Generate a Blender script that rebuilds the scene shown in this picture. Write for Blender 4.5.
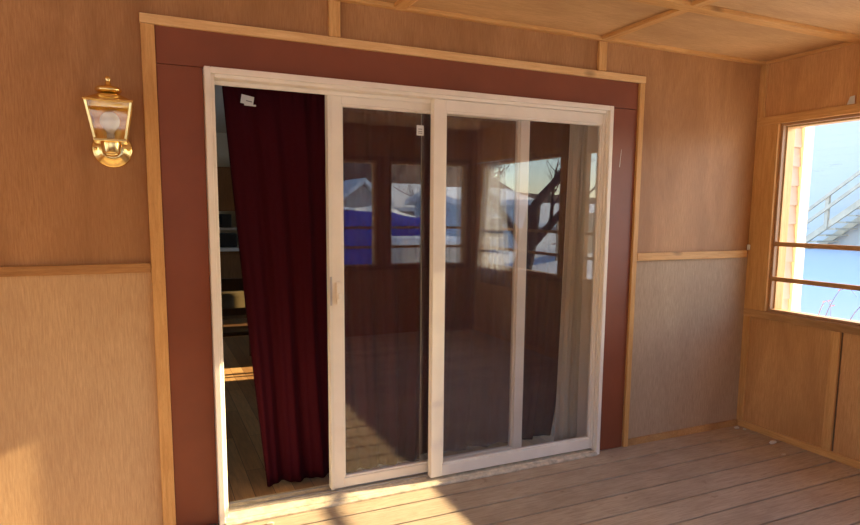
import bpy, bmesh, math, random
from mathutils import Vector, Matrix
from mathutils import noise as mn

C = bpy.context.scene
for o in list(bpy.data.objects):
    bpy.data.objects.remove(o)

# ------------------------------------------------------------------ camera
CAM = Vector((-0.252, -2.869, 1.435))
YAW, PITCH, ROLL, FPX = 0.4299, -0.121, 0.0081, 620.9
F = Vector((math.sin(YAW)*math.cos(PITCH), math.cos(YAW)*math.cos(PITCH), math.sin(PITCH)))
R = Vector((math.cos(YAW), -math.sin(YAW), 0))
U = R.cross(F)
R2 = R*math.cos(ROLL)+U*math.sin(ROLL)
U2 = -R*math.sin(ROLL)+U*math.cos(ROLL)
cd = bpy.data.cameras.new('camera')
cam = bpy.data.objects.new('camera', cd)
C.collection.objects.link(cam)
cam.matrix_world = Matrix(((R2.x, U2.x, -F.x, CAM.x), (R2.y, U2.y, -F.y, CAM.y), (R2.z, U2.z, -F.z, CAM.z), (0, 0, 0, 1)))
cd.sensor_fit = 'HORIZONTAL'
cd.sensor_width = 36
cd.lens = 36*FPX/860
cd.shift_y = 24.67/860
cd.clip_start = 0.05
cd.clip_end = 400
C.camera = cam

# ------------------------------------------------------------------ light
SUN_K, SUN_T = 0.068, 0.352          # sun comes from (+1, -SUN_K, +SUN_T)
w = bpy.data.worlds.new('sky')
C.world = w
w.use_nodes = True
nt = w.node_tree
bg = nt.nodes['Background']
sky = nt.nodes.new('ShaderNodeTexSky')
sky.sky_type = 'NISHITA'
sky.sun_disc = False
sky.sun_elevation = math.atan(SUN_T)
sky.sun_rotation = math.radians(90 + math.degrees(SUN_K))
sky.air_density = 1.0
sky.dust_density = 0.7
sky.ozone_density = 2.5
nt.links.new(sky.outputs[0], bg.inputs[0])
bg.inputs[1].default_value = 0.40
sl = bpy.data.lights.new('sun', 'SUN')
sl.energy = 14.0
sl.angle = math.radians(0.53)
sl.color = (1.0, 0.82, 0.50)
sun = bpy.data.objects.new('sun', sl)
C.collection.objects.link(sun)
sun.location = (12, -6, 8)
sun.rotation_euler = Vector((1, -SUN_K, SUN_T)).to_track_quat('Z', 'Y').to_euler()
C.view_settings.view_transform = 'Standard'
C.view_settings.look = 'None'
C.view_settings.exposure = 0.80
C.view_settings.gamma = 1
C.view_settings.use_curve_mapping = False

# ------------------------------------------------------------------ materials
def new_mat(name):
    m = bpy.data.materials.new(name)
    m.use_nodes = True
    return m, m.node_tree, m.node_tree.nodes['Principled BSDF']

def coords(nt, scale):
    tc = nt.nodes.new('ShaderNodeTexCoord')
    mp = nt.nodes.new('ShaderNodeMapping')
    mp.inputs['Scale'].default_value = scale
    nt.links.new(tc.outputs['Object'], mp.inputs[0])
    return mp.outputs[0]

def ramp(nt, src, stops):
    r = nt.nodes.new('ShaderNodeValToRGB')
    e = r.color_ramp.elements
    while len(e) < len(stops):
        e.new(0.5)
    for el, (p, c) in zip(e, stops):
        el.position = p
        el.color = (*c, 1)
    nt.links.new(src, r.inputs[0])
    return r.outputs[0]

def mix(nt, a, b, fac, mode='MIX'):
    n = nt.nodes.new('ShaderNodeMix')
    n.data_type = 'RGBA'
    n.blend_type = mode
    for s, v in ((n.inputs[0], fac), (n.inputs[6], a), (n.inputs[7], b)):
        if hasattr(v, 'is_linked'):
            nt.links.new(v, s)
        elif isinstance(v, tuple):
            s.default_value = (*v, 1)
        else:
            s.default_value = v
    return n.outputs[2]

def noise(nt, vec, scale, detail=4, rough=0.6, dist=0.0):
    n = nt.nodes.new('ShaderNodeTexNoise')
    n.inputs['Scale'].default_value = scale
    n.inputs['Detail'].default_value = detail
    n.inputs['Roughness'].default_value = rough
    n.inputs['Distortion'].default_value = dist
    nt.links.new(vec, n.inputs['Vector'])
    return n.outputs['Fac']

def bump(nt, bsdf, src, strength, dist=0.002):
    b = nt.nodes.new('ShaderNodeBump')
    b.inputs['Strength'].default_value = strength
    b.inputs['Distance'].default_value = dist
    nt.links.new(src, b.inputs['Height'])
    nt.links.new(b.outputs[0], bsdf.inputs['Normal'])

AX = {'x': (1, 14, 14), 'y': (14, 1, 14), 'z': (14, 14, 1)}

def wood(name, dark, light, axis='z', fine=9.0, rough=0.6, knots=0.0, blotch=0.35, blot_col=None, spec=0.3):
    """sawn or veneered wood, grain along the given axis"""
    m, nt, b = new_mat(name)
    v = coords(nt, AX[axis])
    n1 = noise(nt, v, fine, 6, 0.7, 0.4)
    col = ramp(nt, n1, [(0.32, dark), (0.68, light)])
    v3 = coords(nt, tuple(0.5+q*0.12 for q in AX[axis]))
    n2 = noise(nt, v3, 1.6, 3, 0.55, 0.6)
    f2 = ramp(nt, n2, [(0.35, (0, 0, 0)), (0.7, (1, 1, 1))])
    bc = blot_col or tuple(c*0.72 for c in dark)
    mm = nt.nodes.new('ShaderNodeMath')
    mm.operation = 'MULTIPLY'
    mm.inputs[1].default_value = blotch
    nt.links.new(f2, mm.inputs[0])
    col = mix(nt, col, bc, mm.outputs[0])
    # short pores
    n4 = noise(nt, coords(nt, tuple(q*1.0 for q in AX[axis])), fine*9, 2, 0.5)
    f4 = ramp(nt, n4, [(0.60, (0, 0, 0)), (0.75, (0.35, 0.35, 0.35))])
    col = mix(nt, col, tuple(c*0.45 for c in dark), f4)
    if knots > 0:
        vo = nt.nodes.new('ShaderNodeTexVoronoi')
        vo.inputs['Scale'].default_value = 3.4
        kk = tuple({1: 0.75, 14: 1.6}[q] for q in AX[axis])
        nt.links.new(coords(nt, kk), vo.inputs['Vector'])
        fk = ramp(nt, vo.outputs['Distance'], [(0.0, (1, 1, 1)), (knots, (0, 0, 0))])
        col = mix(nt, col, (0.09, 0.035, 0.012), fk)
    nt.links.new(col, b.inputs['Base Color'])
    b.inputs['Roughness'].default_value = rough
    b.inputs['Specular IOR Level'].default_value = spec
    bump(nt, b, n1, 0.25, 0.001)
    return m

def plain(name, col, rough=0.5, metal=0.0, var=0.12, scale=6.0, spec=0.5, bmp=0.0, bscale=60):
    m, nt, b = new_mat(name)
    v = coords(nt, (1, 1, 1))
    n = noise(nt, v, scale, 4, 0.6)
    c = ramp(nt, n, [(0.3, tuple(x*(1-var) for x in col)), (0.7, tuple(min(1, x*(1+var)) for x in col))])
    nt.links.new(c, b.inputs['Base Color'])
    b.inputs['Roughness'].default_value = rough
    b.inputs['Metallic'].default_value = metal
    b.inputs['Specular IOR Level'].default_value = spec
    if bmp:
        bump(nt, b, noise(nt, v, bscale, 3, 0.6), bmp, 0.002)
    return m

def glass_mat(name, tint=(1, 1, 1), boost=1.0, haze=None):
    m = bpy.data.materials.new(name)
    m.use_nodes = True
    nt = m.node_tree
    nt.nodes.clear()
    out = nt.nodes.new('ShaderNodeOutputMaterial')
    tr = nt.nodes.new('ShaderNodeBsdfTransparent')
    tr.inputs[0].default_value = (*tint, 1)
    gl = nt.nodes.new('ShaderNodeBsdfGlossy')
    gl.inputs['Roughness'].default_value = 0.0
    gl.inputs['Color'].default_value = (1, 1, 1, 1)
    fr = nt.nodes.new('ShaderNodeFresnel')
    # same reflectance on both faces of the pane: the node inverts the index on back faces
    ge = nt.nodes.new('ShaderNodeNewGeometry')
    io = nt.nodes.new('ShaderNodeMapRange')
    io.inputs['To Min'].default_value = 1.5
    io.inputs['To Max'].default_value = 1/1.5
    nt.links.new(ge.outputs['Backfacing'], io.inputs['Value'])
    nt.links.new(io.outputs[0], fr.inputs[0])
    mu = nt.nodes.new('ShaderNodeMath')
    mu.operation = 'MULTIPLY'
    mu.inputs[1].default_value = boost
    mu.use_clamp = True
    nt.links.new(fr.outputs[0], mu.inputs[0])
    mx = nt.nodes.new('ShaderNodeMixShader')
    nt.links.new(mu.outputs[0], mx.inputs[0])
    src = tr.outputs[0]
    if haze:
        df = nt.nodes.new('ShaderNodeBsdfDiffuse')
        df.inputs[0].default_value = (*haze[0], 1)
        hm = nt.nodes.new('ShaderNodeMixShader')
        hm.inputs[0].default_value = haze[1]
        nt.links.new(tr.outputs[0], hm.inputs[1])
        nt.links.new(df.outputs[0], hm.inputs[2])
        src = hm.outputs[0]
    nt.links.new(src, mx.inputs[1])
    nt.links.new(gl.outputs[0], mx.inputs[2])
    nt.links.new(mx.outputs[0], out.inputs[0])
    return m

def fabric(name, col, rough=0.85, sheen=0.3, trans=0.0):
    m, nt, b = new_mat(name)
    v = coords(nt, (1, 1, 1))
    n = noise(nt, v, 350, 2, 0.5)
    c = ramp(nt, n, [(0.3, tuple(x*0.85 for x in col)), (0.7, tuple(min(1, x*1.15) for x in col))])
    nt.links.new(c, b.inputs['Base Color'])
    b.inputs['Roughness'].default_value = rough
    b.inputs['Sheen Weight'].default_value = sheen
    b.inputs['Specular IOR Level'].default_value = 0.12
    b.inputs['Sheen Tint'].default_value = (*[min(1, x*3+0.1) for x in col], 1)
    bump(nt, b, n, 0.1, 0.0005)
    if trans:
        out = nt.nodes['Material Output']
        t = nt.nodes.new('ShaderNodeBsdfTranslucent')
        t.inputs[0].default_value = (*col, 1)
        mx = nt.nodes.new('ShaderNodeMixShader')
        mx.inputs[0].default_value = trans
        nt.links.new(b.outputs[0], mx.inputs[1])
        nt.links.new(t.outputs[0], mx.inputs[2])
        nt.links.new(mx.outputs[0], out.inputs[0])
    return m

M = {}
M['ply_up'] = wood('lauan_plywood_upper', (0.40, 0.185, 0.066), (0.58, 0.30, 0.122), 'z', 14, 0.5, 0, 0.75, (0.27, 0.112, 0.036))
M['ply_low'] = wood('lauan_plywood_lower', (0.54, 0.32, 0.150), (0.72, 0.47, 0.24), 'z', 12, 0.6, 0, 0.25, (0.36, 0.18, 0.08))
M['ply_grey'] = wood('lauan_plywood_weathered', (0.40, 0.27, 0.16), (0.60, 0.43, 0.28), 'z', 14, 0.65, 0, 0.25, (0.26, 0.155, 0.095))
M['ply_right'] = wood('lauan_plywood_orange', (0.58, 0.28, 0.095), (0.78, 0.43, 0.17), 'z', 14, 0.6, 0, 0.6, (0.38, 0.16, 0.045))
M['ply_ceil'] = wood('lauan_plywood_ceiling', (0.58, 0.33, 0.14), (0.78, 0.50, 0.24), 'x', 12, 0.6, 0, 0.55, (0.38, 0.19, 0.075))
pc = dict(dark=(0.60, 0.29, 0.085), light=(0.82, 0.47, 0.17))
for a in 'xyz':
    M['pine_'+a] = wood('pine_batten_'+a, pc['dark'], pc['light'], a, 5, 0.5, 0.15, 0.3)
M['pine_pale'] = wood('pine_pale_casing', (0.72, 0.40, 0.15), (0.88, 0.57, 0.26), 'x', 5, 0.5, 0.15, 0.2)
M['lumber'] = wood('raw_lumber_jamb', (0.52, 0.30, 0.12), (0.72, 0.48, 0.22), 'z', 5, 0.6, 0.10, 0.3)
M['dirty_sill'] = wood('scuffed_sill_board', (0.54, 0.27, 0.09), (0.74, 0.43, 0.18), 'y', 6, 0.6, 0.12, 0.6, (0.20, 0.09, 0.03))
M['rail'] = wood('brown_window_rail', (0.42, 0.21, 0.08), (0.58, 0.33, 0.14), 'y', 6, 0.55, 0, 0.3)
M['rail_x'] = wood('aged_rail_wood', (0.34, 0.15, 0.045), (0.52, 0.26, 0.09), 'x', 6, 0.5, 0.05, 0.4)
M['post_wood'] = wood('brown_front_frame', (0.12, 0.06, 0.03), (0.20, 0.10, 0.05), 'z', 6, 0.6, 0, 0.3)
M['red'] = plain('barn_red_paint', (0.238, 0.066, 0.029), 0.42, 0, 0.10, 3, 0.4, 0.06, 14)
M['vinyl'] = plain('cream_white_vinyl', (0.88, 0.79, 0.66), 0.35, 0, 0.05, 5, 0.45)
M['vinyl_in'] = plain('inner_white_vinyl', (0.80, 0.73, 0.60), 0.4, 0, 0.05, 5, 0.45)
M['sill_vinyl'] = plain('scuffed_vinyl_sill', (0.60, 0.50, 0.36), 0.5, 0, 0.3, 25, 0.3, 0.3, 40)
M['gasket'] = plain('grey_gasket', (0.14, 0.115, 0.10), 0.6)
M['track'] = plain('aluminium_track', (0.50, 0.46, 0.42), 0.4, 0.6, 0.1, 30)
M['glass'] = glass_mat('door_glass', (0.965, 0.965, 0.97), 1.35, ((0.35, 0.28, 0.30), 0.03))
M['lamp_glass'] = glass_mat('lantern_glass', (0.97, 0.95, 0.9), 1.0)
M['brass'] = plain('polished_brass', (0.95, 0.72, 0.30), 0.2, 1.0, 0.06, 20)
M['bulb'] = plain('frosted_bulb', (0.85, 0.83, 0.78), 0.25, 0, 0.02, 5, 0.6)
M['curtain'] = fabric('maroon_curtain', (0.043, 0.0019, 0.0062), 0.85, 0.0)
M['sheer'] = fabric('pale_curtain', (0.86, 0.80, 0.68), 0.9, 0.1, 0.4)
def thin_sheer():
    m = bpy.data.materials.new('thin_sheer'); m.use_nodes = True
    nt = m.node_tree; b = nt.nodes['Principled BSDF']; b.inputs['Base Color'].default_value = (0.8, 0.8, 0.8, 1); b.inputs['Roughness'].default_value = 0.9
    t = nt.nodes.new('ShaderNodeBsdfTransparent'); t.inputs[0].default_value = (1, 1, 1, 1)
    l = nt.nodes.new('ShaderNodeBsdfTranslucent'); l.inputs[0].default_value = (0.8, 0.8, 0.8, 1)
    m1 = nt.nodes.new('ShaderNodeMixShader'); m1.inputs[0].default_value = 0.5
    m2 = nt.nodes.new('ShaderNodeMixShader'); m2.inputs[0].default_value = 0.28
    nt.links.new(b.outputs[0], m1.inputs[1]); nt.links.new(l.outputs[0], m1.inputs[2])
    nt.links.new(t.outputs[0], m2.inputs[1]); nt.links.new(m1.outputs[0], m2.inputs[2])
    nt.links.new(m2.outputs[0], nt.nodes['Material Output'].inputs[0])
    return m
M['thin_sheer'] = thin_sheer()
M['white_tag'] = plain('white_tag', (0.8, 0.8, 0.78), 0.6, 0, 0.03)
M['ink'] = plain('grey_ink', (0.18, 0.18, 0.2), 0.6)
M['wall_in'] = plain('pale_interior_wall', (0.62, 0.54, 0.40), 0.9, 0, 0.04)
M['cab'] = wood('kitchen_cabinet_wood', (0.16, 0.07, 0.025), (0.26, 0.12, 0.045), 'z', 6, 0.45)
M['counter'] = plain('white_worktop', (0.62, 0.60, 0.56), 0.4)
M['black'] = plain('black_appliance_gap_shade', (0.02, 0.02, 0.022), 0.3)
M['chair_wood'] = wood('dark_chair_wood', (0.06, 0.028, 0.012), (0.11, 0.05, 0.02), 'z', 6, 0.4)
M['oilcloth'] = plain('brown_plastic_tablecloth', (0.08, 0.055, 0.025), 0.12, 0, 0.3, 5, 0.8, 0.5, 9)
M['snow'] = plain('snow', (0.82, 0.84, 0.88), 0.9, 0, 0.03, 1.2, 0.2, 0.3, 3)
M['white_paint'] = plain('white_exterior_paint', (0.86, 0.85, 0.82), 0.6, 0, 0.04)
M['siding'] = plain('cream_siding', (0.48, 0.40, 0.34), 0.6, 0, 0.05)
M['stair'] = plain('weathered_grey_stair', (0.64, 0.54, 0.40), 0.75, 0, 0.15, 4)
M['leaf_red'] = plain('orange_red_leaf', (0.62, 0.16, 0.06), 0.6)
M['twig'] = plain('grey_twig', (0.22, 0.13, 0.10), 0.8)
M['bark'] = plain('dark_bark', (0.055, 0.042, 0.036), 0.9, 0, 0.3, 9, 0.2, 0.8, 12)
M['tarp'] = plain('blue_tarp', (0.02, 0.055, 0.42), 0.4, 0, 0.15, 3, 0.5, 0.4, 5)
M['beige_panel'] = plain('beige_panel', (0.58, 0.52, 0.44), 0.7, 0, 0.06)
M['blue_house'] = plain('pale_blue_siding', (0.42, 0.52, 0.62), 0.7, 0, 0.06)
M['house_grey'] = plain('grey_house_siding', (0.40, 0.38, 0.36), 0.7, 0, 0.08)
M['win_dark'] = plain('dark_window', (0.03, 0.035, 0.04), 0.1)
M['fence'] = wood('grey_fence_boards', (0.22, 0.19, 0.16), (0.36, 0.32, 0.27), 'z', 4, 0.8)
M['hill'] = plain('brown_wooded_hill', (0.17, 0.125, 0.10), 0.95, 0, 0.4, 0.9, 0.1)
M['foam'] = plain('white_foam', (0.78, 0.74, 0.66), 0.9)
M['paper'] = plain('torn_paper', (0.72, 0.68, 0.58), 0.9)
M['skirt'] = plain('concrete_foundation', (0.4, 0.39, 0.37), 0.9)

def deck_mat():
    m, nt, b = new_mat('deck_boards')
    n1 = noise(nt, coords(nt, (1.2, 15, 15)), 6, 6, 0.72, 0.9)
    col = ramp(nt, n1, [(0.3, (0.38, 0.275, 0.18)), (0.52, (0.54, 0.41, 0.28)), (0.75, (0.64, 0.50, 0.35))])
    n2 = noise(nt, coords(nt, (1, 1.6, 1)), 2.4, 5, 0.6)
    f2 = ramp(nt, n2, [(0.42, (0, 0, 0)), (0.75, (0.45, 0.45, 0.45))])
    col = mix(nt, col, (0.27, 0.17, 0.105), f2)
    # per-board tone
    tc = nt.nodes.new('ShaderNodeTexCoord')
    sx = nt.nodes.new('ShaderNodeSeparateXYZ')
    nt.links.new(tc.outputs['Object'], sx.inputs[0])
    dv = nt.nodes.new('ShaderNodeMath'); dv.operation = 'DIVIDE'; dv.inputs[1].default_value = 0.171
    nt.links.new(sx.outputs['Y'], dv.inputs[0])
    fl = nt.nodes.new('ShaderNodeMath'); fl.operation = 'FLOOR'
    nt.links.new(dv.outputs[0], fl.inputs[0])
    wn = nt.nodes.new('ShaderNodeTexWhiteNoise'); wn.noise_dimensions = '1D'
    nt.links.new(fl.outputs[0], wn.inputs['W'])
    tone = ramp(nt, wn.outputs['Value'], [(0, (0.86, 0.86, 0.86)), (1, (1.1, 1.08, 1.05))])
    col = mix(nt, col, tone, 1.0, 'MULTIPLY')
    # sparse knots
    vo = nt.nodes.new('ShaderNodeTexVoronoi')
    vo.inputs['Scale'].default_value = 2.6
    nt.links.new(coords(nt, (1, 2.2, 1)), vo.inputs['Vector'])
    fk = ramp(nt, vo.outputs['Distance'], [(0.0, (0.6, 0.6, 0.6)), (0.05, (0, 0, 0))])
    col = mix(nt, col, (0.12, 0.07, 0.035), fk)
    n5 = noise(nt, coords(nt, (3.2, 4.5, 1)), 1.5, 4, 0.6, 1.2)
    f5 = ramp(nt, n5, [(0.66, (0, 0, 0)), (0.70, (0.55, 0.55, 0.55))])
    col = mix(nt, col, (0.24, 0.15, 0.09), f5)
    nt.links.new(col, b.inputs['Base Color'])
    b.inputs['Roughness'].default_value = 0.6
    b.inputs['Specular IOR Level'].default_value = 0.3
    bump(nt, b, n1, 0.35, 0.0015)
    return m
M['deck'] = deck_mat()
M['ply_front_shaded'] = wood('lauan_plywood_front_shaded', (0.26, 0.11, 0.045), (0.40, 0.19, 0.08), 'z', 10, 0.55, 0, 0.4, (0.18, 0.07, 0.028))  # plywood colour darkened to paint in the unlit look of the front wall

def plank_floor():
    m, nt, b = new_mat('honey_wood_floor')
    br = nt.nodes.new('ShaderNodeTexBrick')
    br.inputs['Color1'].default_value = (0.60, 0.33, 0.13, 1)
    br.inputs['Color2'].default_value = (0.30, 0.14, 0.05, 1)
    br.inputs['Mortar'].default_value = (0.04, 0.02, 0.01, 1)
    br.inputs['Scale'].default_value = 1
    br.inputs['Mortar Size'].default_value = 0.0015
    br.inputs['Brick Width'].default_value = 1.1
    br.inputs['Row Height'].default_value = 0.1
    tc = nt.nodes.new('ShaderNodeTexCoord')
    mp = nt.nodes.new('ShaderNodeMapping')
    mp.inputs['Rotation'].default_value = (0, 0, math.radians(90))
    nt.links.new(tc.outputs['Object'], mp.inputs[0])
    nt.links.new(mp.outputs[0], br.inputs['Vector'])
    n = noise(nt, coords(nt, (14, 1.5, 14)), 4, 5, 0.6, 0.5)
    f = ramp(nt, n, [(0.3, (0.75, 0.75, 0.75)), (0.7, (1.15, 1.15, 1.15))])
    col = mix(nt, br.outputs['Color'], f, 1.0, 'MULTIPLY')
    nt.links.new(col, b.inputs['Base Color'])
    b.inputs['Roughness'].default_value = 0.3
    return m
M['wood_floor'] = plank_floor()

def chipped_white():
    """white painted wall of the neighbour, with thin clapboard lines and flaked paint"""
    m, nt, b = new_mat('flaking_white_paint')
    n = noise(nt, coords(nt, (1, 0.5, 3.5)), 1.6, 5, 0.7, 0.8)
    f = ramp(nt, n, [(0.62, (0, 0, 0)), (0.69, (0.55, 0.55, 0.55))])
    col = mix(nt, (0.66, 0.65, 0.63), (0.46, 0.41, 0.34), f)
    nt.links.new(col, b.inputs['Base Color'])
    b.inputs['Roughness'].default_value = 0.8
    return m
M['neighbour'] = chipped_white()

def ground_mat():
    m, nt, b = new_mat('snowy_ground')
    n = noise(nt, coords(nt, (1, 1, 1)), 0.55, 6, 0.65)
    n2 = noise(nt, coords(nt, (1, 1, 1)), 14, 3, 0.6)
    leaf = ramp(nt, n2, [(0.35, (0.10, 0.055, 0.035)), (0.65, (0.30, 0.19, 0.12))])
    f = ramp(nt, n, [(0.60, (0, 0, 0)), (0.635, (1, 1, 1))])
    sx = nt.nodes.new('ShaderNodeSeparateXYZ')
    tc = nt.nodes.new('ShaderNodeTexCoord')
    nt.links.new(tc.outputs['Object'], sx.inputs[0])
    lt = nt.nodes.new('ShaderNodeMath'); lt.operation = 'LESS_THAN'; lt.inputs[1].default_value = -4.6
    nt.links.new(sx.outputs['Y'], lt.inputs[0])
    mu = nt.nodes.new('ShaderNodeMath'); mu.operation = 'MULTIPLY'
    nt.links.new(f, mu.inputs[0]); nt.links.new(lt.outputs[0], mu.inputs[1])
    col = mix(nt, (0.76, 0.78, 0.82), leaf, mu.outputs[0])
    nt.links.new(col, b.inputs['Base Color'])
    b.inputs['Roughness'].default_value = 0.9
    return m
M['ground'] = ground_mat()

# ------------------------------------------------------------------ mesh helpers
class MB:
    def __init__(s):
        s.bm = bmesh.new()
    def box(s, x0, x1, y0, y1, z0, z1, rot=None, piv=None):
        vs = [s.bm.verts.new((x, y, z)) for x in (x0, x1) for y in (y0, y1) for z in (z0, z1)]
        for f in ((0, 1, 3, 2), (4, 6, 7, 5), (0, 4, 5, 1), (2, 3, 7, 6), (0, 2, 6, 4), (1, 5, 7, 3)):
            s.bm.faces.new([vs[i] for i in f])
        if rot:
            piv = Vector(piv or ((x0+x1)/2, (y0+y1)/2, (z0+z1)/2))
            bmesh.ops.rotate(s.bm, verts=vs, cent=piv, matrix=rot)
        return s
    def hexa(s, bot, top):
        b = [s.bm.verts.new(p) for p in bot]
        t = [s.bm.verts.new(p) for p in top]
        n = len(b)
        s.bm.faces.new(b[::-1]); s.bm.faces.new(t)
        for i in range(n):
            s.bm.faces.new((b[i], b[(i+1) % n], t[(i+1) % n], t[i]))
        return s
    def prism(s, pts, axis, a, b):
        """pts 2D outline extruded along an axis from a to b"""
        def P(p, t):
            return {'x': (t, p[0], p[1]), 'y': (p[0], t, p[1]), 'z': (p[0], p[1], t)}[axis]
        return s.hexa([P(p, a) for p in pts], [P(p, b) for p in pts])
    def tube(s, pts, rads, n=8, cap=True):
        rings = []
        pts = [Vector(p) for p in pts]
        ref = Vector((0, 0, 1))
        for i, p in enumerate(pts):
            d = (pts[min(i+1, len(pts)-1)]-pts[max(i-1, 0)]).normalized()
            r0 = ref if abs(d.dot(ref)) < 0.95 else Vector((1, 0, 0))
            a = d.cross(r0).normalized(); b = d.cross(a)
            r = rads[i] if isinstance(rads, (list, tuple)) else rads
            rings.append([s.bm.verts.new(p+(a*math.cos(t)+b*math.sin(t))*r) for t in [2*math.pi*k/n for k in range(n)]])
        for q in range(len(rings)-1):
            for k in range(n):
                s.bm.faces.new((rings[q][k], rings[q][(k+1) % n], rings[q+1][(k+1) % n], rings[q+1][k]))
        if cap:
            s.bm.faces.new(rings[0][::-1]); s.bm.faces.new(rings[-1])
        return s
    def lathe(s, prof, cen, axis='z', n=32, sq=None):
        """prof: list of (radius, height); axis z or y (height then runs towards -y)"""
        rings = []
        for r, h in prof:
            ring = []
            for k in range(n):
                t = 2*math.pi*(k+0.5)/n
                ca, sa = math.cos(t), math.sin(t)
                if axis == 'z':
                    p = (cen[0]+r*ca, cen[1]+r*sa, cen[2]+h)
                else:
                    p = (cen[0]+r*ca, cen[1]-h, cen[2]+r*sa)
                ring.append(s.bm.verts.new(p))
            rings.append(ring)
        for q in range(len(rings)-1):
            for k in range(n):
                s.bm.faces.new((rings[q][k], rings[q][(k+1) % n], rings[q+1][(k+1) % n], rings[q+1][k]))
        s.bm.faces.new(rings[0][::-1]); s.bm.faces.new(rings[-1])
        return s
    def build(s, name, mat, parent=None, bevel=0, smooth=False):
        bmesh.ops.recalc_face_normals(s.bm, faces=s.bm.faces)
        me = bpy.data.meshes.new(name)
        s.bm.to_mesh(me); s.bm.free()
        if smooth:
            for p in me.polygons: p.use_smooth = True
        mats = mat if isinstance(mat, list) else [mat]
        for m in mats: me.materials.append(M[m] if isinstance(m, str) else m)
        o = bpy.data.objects.new(name, me)
        C.collection.objects.link(o)
        if parent is not None:
            off = Vector((0, 0, 0)); q = parent
            while q is not None:
                off += q.location; q = q.parent
            me.transform(Matrix.Translation(-off))
            o.parent = parent
        if bevel:
            b = o.modifiers.new('bevel', 'BEVEL'); b.width = bevel; b.segments = 2; b.limit_method = 'ANGLE'
        return o

def struct(o): o['kind'] = 'structure'; return o
def tag(o, label, cat, group=None):
    o['label'] = label; o['category'] = cat
    if group: o['group'] = group
    return o
def empty(name, loc):
    o = bpy.data.objects.new(name, None); o.empty_display_size = 0.1
    C.collection.objects.link(o); o.location = loc
    return o
_t = [0]
def trim(b, mat, bevel=0.002):
    _t[0] += 1
    return struct(b.build('trim_%d' % _t[0], mat, None, bevel))

XR, YF, XL, ZC = 3.40, -3.77, -2.5, 2.40
DW, DH = 2.168, 2.03
SILL, HEAD = 0.81, 2.005

# ================================================================== STRUCTURE
# deck floor, boards run along x
b = MB()
k = 0
y = -0.004
while y > YF-0.02:
    y1 = max(y-0.159, YF-0.02)
    b.box(XL, XR+0.0, y1, y, -0.035, 0.0)
    y -= 0.171
fl = struct(b.build('floor', 'deck', None, 0.003))
b = MB(); b.box(XL, XR+0.1, YF-0.1, 0.0, -0.14, -0.05)
struct(b.build('floor_gap_shade', 'black'))  # solid black sheet under the boards, paints the shade in the gaps
# house wall around the door : three materials on separate sheets of one wall
b = MB()
b.box(XL-0.1, -0.18, 0.0, 0.14, 1.19, ZC).box(2.377, XR, 0.0, 0.14, 1.175, ZC).box(-0.18, 2.377, 0.0, 0.14, 2.18, ZC)
struct(b.build('wall_back', 'ply_up'))
b = MB(); b.box(XL-0.1, -0.18, 0.0, 0.14, -0.05, 1.19); struct(b.build('wall_back_left_panel', 'ply_low'))
b = MB(); b.box(2.377, XR, 0.0, 0.14, -0.05, 1.175); struct(b.build('wall_back_right_panel', 'ply_grey'))
# red boards round the door
trim(MB().box(-0.18, 2.377, -0.002, 0.14, DH+0.002, 2.18), 'red', 0.0015)
trim(MB().box(-0.18, -0.002, -0.0015, 0.14, 0.0, DH), 'red', 0.0015)
trim(MB().box(DW+0.002, 2.377, -0.0015, 0.14, 0.0, DH), 'red', 0.0015)
rb = bpy.data.objects['trim_3']
MB().hexa([(2.262, -0.0018, 1.70), (2.266, -0.0018, 1.70), (2.266, -0.0012, 1.70), (2.262, -0.0012, 1.70)], [(2.272, -0.0018, 1.80), (2.274, -0.0018, 1.80), (2.274, -0.0012, 1.80), (2.272, -0.0012, 1.80)]).build('paint_scratch', 'paper', rb)
# pine casing outside the red boards
trim(MB().box(-0.236, 2.416, -0.02, 0.0, 2.18, 2.218), 'pine_pale')
trim(MB().box(-0.234, -0.182, -0.018, 0.0, 0.0, 2.179), 'pine_z')
trim(MB().box(2.379, 2.414, -0.018, 0.0, 0.0, 2.179), 'pine_z')
# horizontal rails between the plywood sheets
trim(MB().box(XL, -0.236, -0.018, 0.0, 1.172, 1.211), 'rail_x')
trim(MB().box(2.416, XR-0.045, -0.018, 0.0, 1.152, 1.199), 'pine_x')
# vertical battens above the door
for x in (0.57, 2.10):
    trim(MB().box(x-0.027, x+0.027, -0.018, 0.0, 2.22, ZC-0.022), 'pine_z')
# ceiling / wall strip and floor strip
trim(MB().box(XL, XR, -0.035, 0.0, ZC-0.02, ZC), 'pine_x')
trim(MB().box(2.416, XR-0.02, -0.016, 0.0, 0.0, 0.042), 'dirty_sill')
# ceiling
struct(MB().box(XL-0.3, XR+0.3, YF-0.3, 0.14, ZC, ZC+0.08).build('ceiling', 'ply_ceil'))
for yy in (-0.62, -1.84, -3.06):
    trim(MB().box(XL, XR-0.02, yy-0.035, yy+0.035, ZC-0.02, ZC), 'pine_x')
for x in (-1.56, -0.34, 0.88, 2.10, 3.32):
    for y0, y1 in ((-0.585, -0.035), (-1.805, -0.655), (-3.025, -1.875), (YF, -3.095)):
        if x > 3: continue
        trim(MB().box(x-0.028, x+0.028, y0, y1, ZC-0.019, ZC), 'pine_y')

trim(MB().box(XL, XR-0.02, -0.584, -0.555, ZC-0.005, ZC), 'pine_pale', 0)
for x in (2.129, 0.909):
    trim(MB().box(x, x+0.022, -0.554, -0.036, ZC-0.005, ZC), 'pine_pale', 0)

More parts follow.
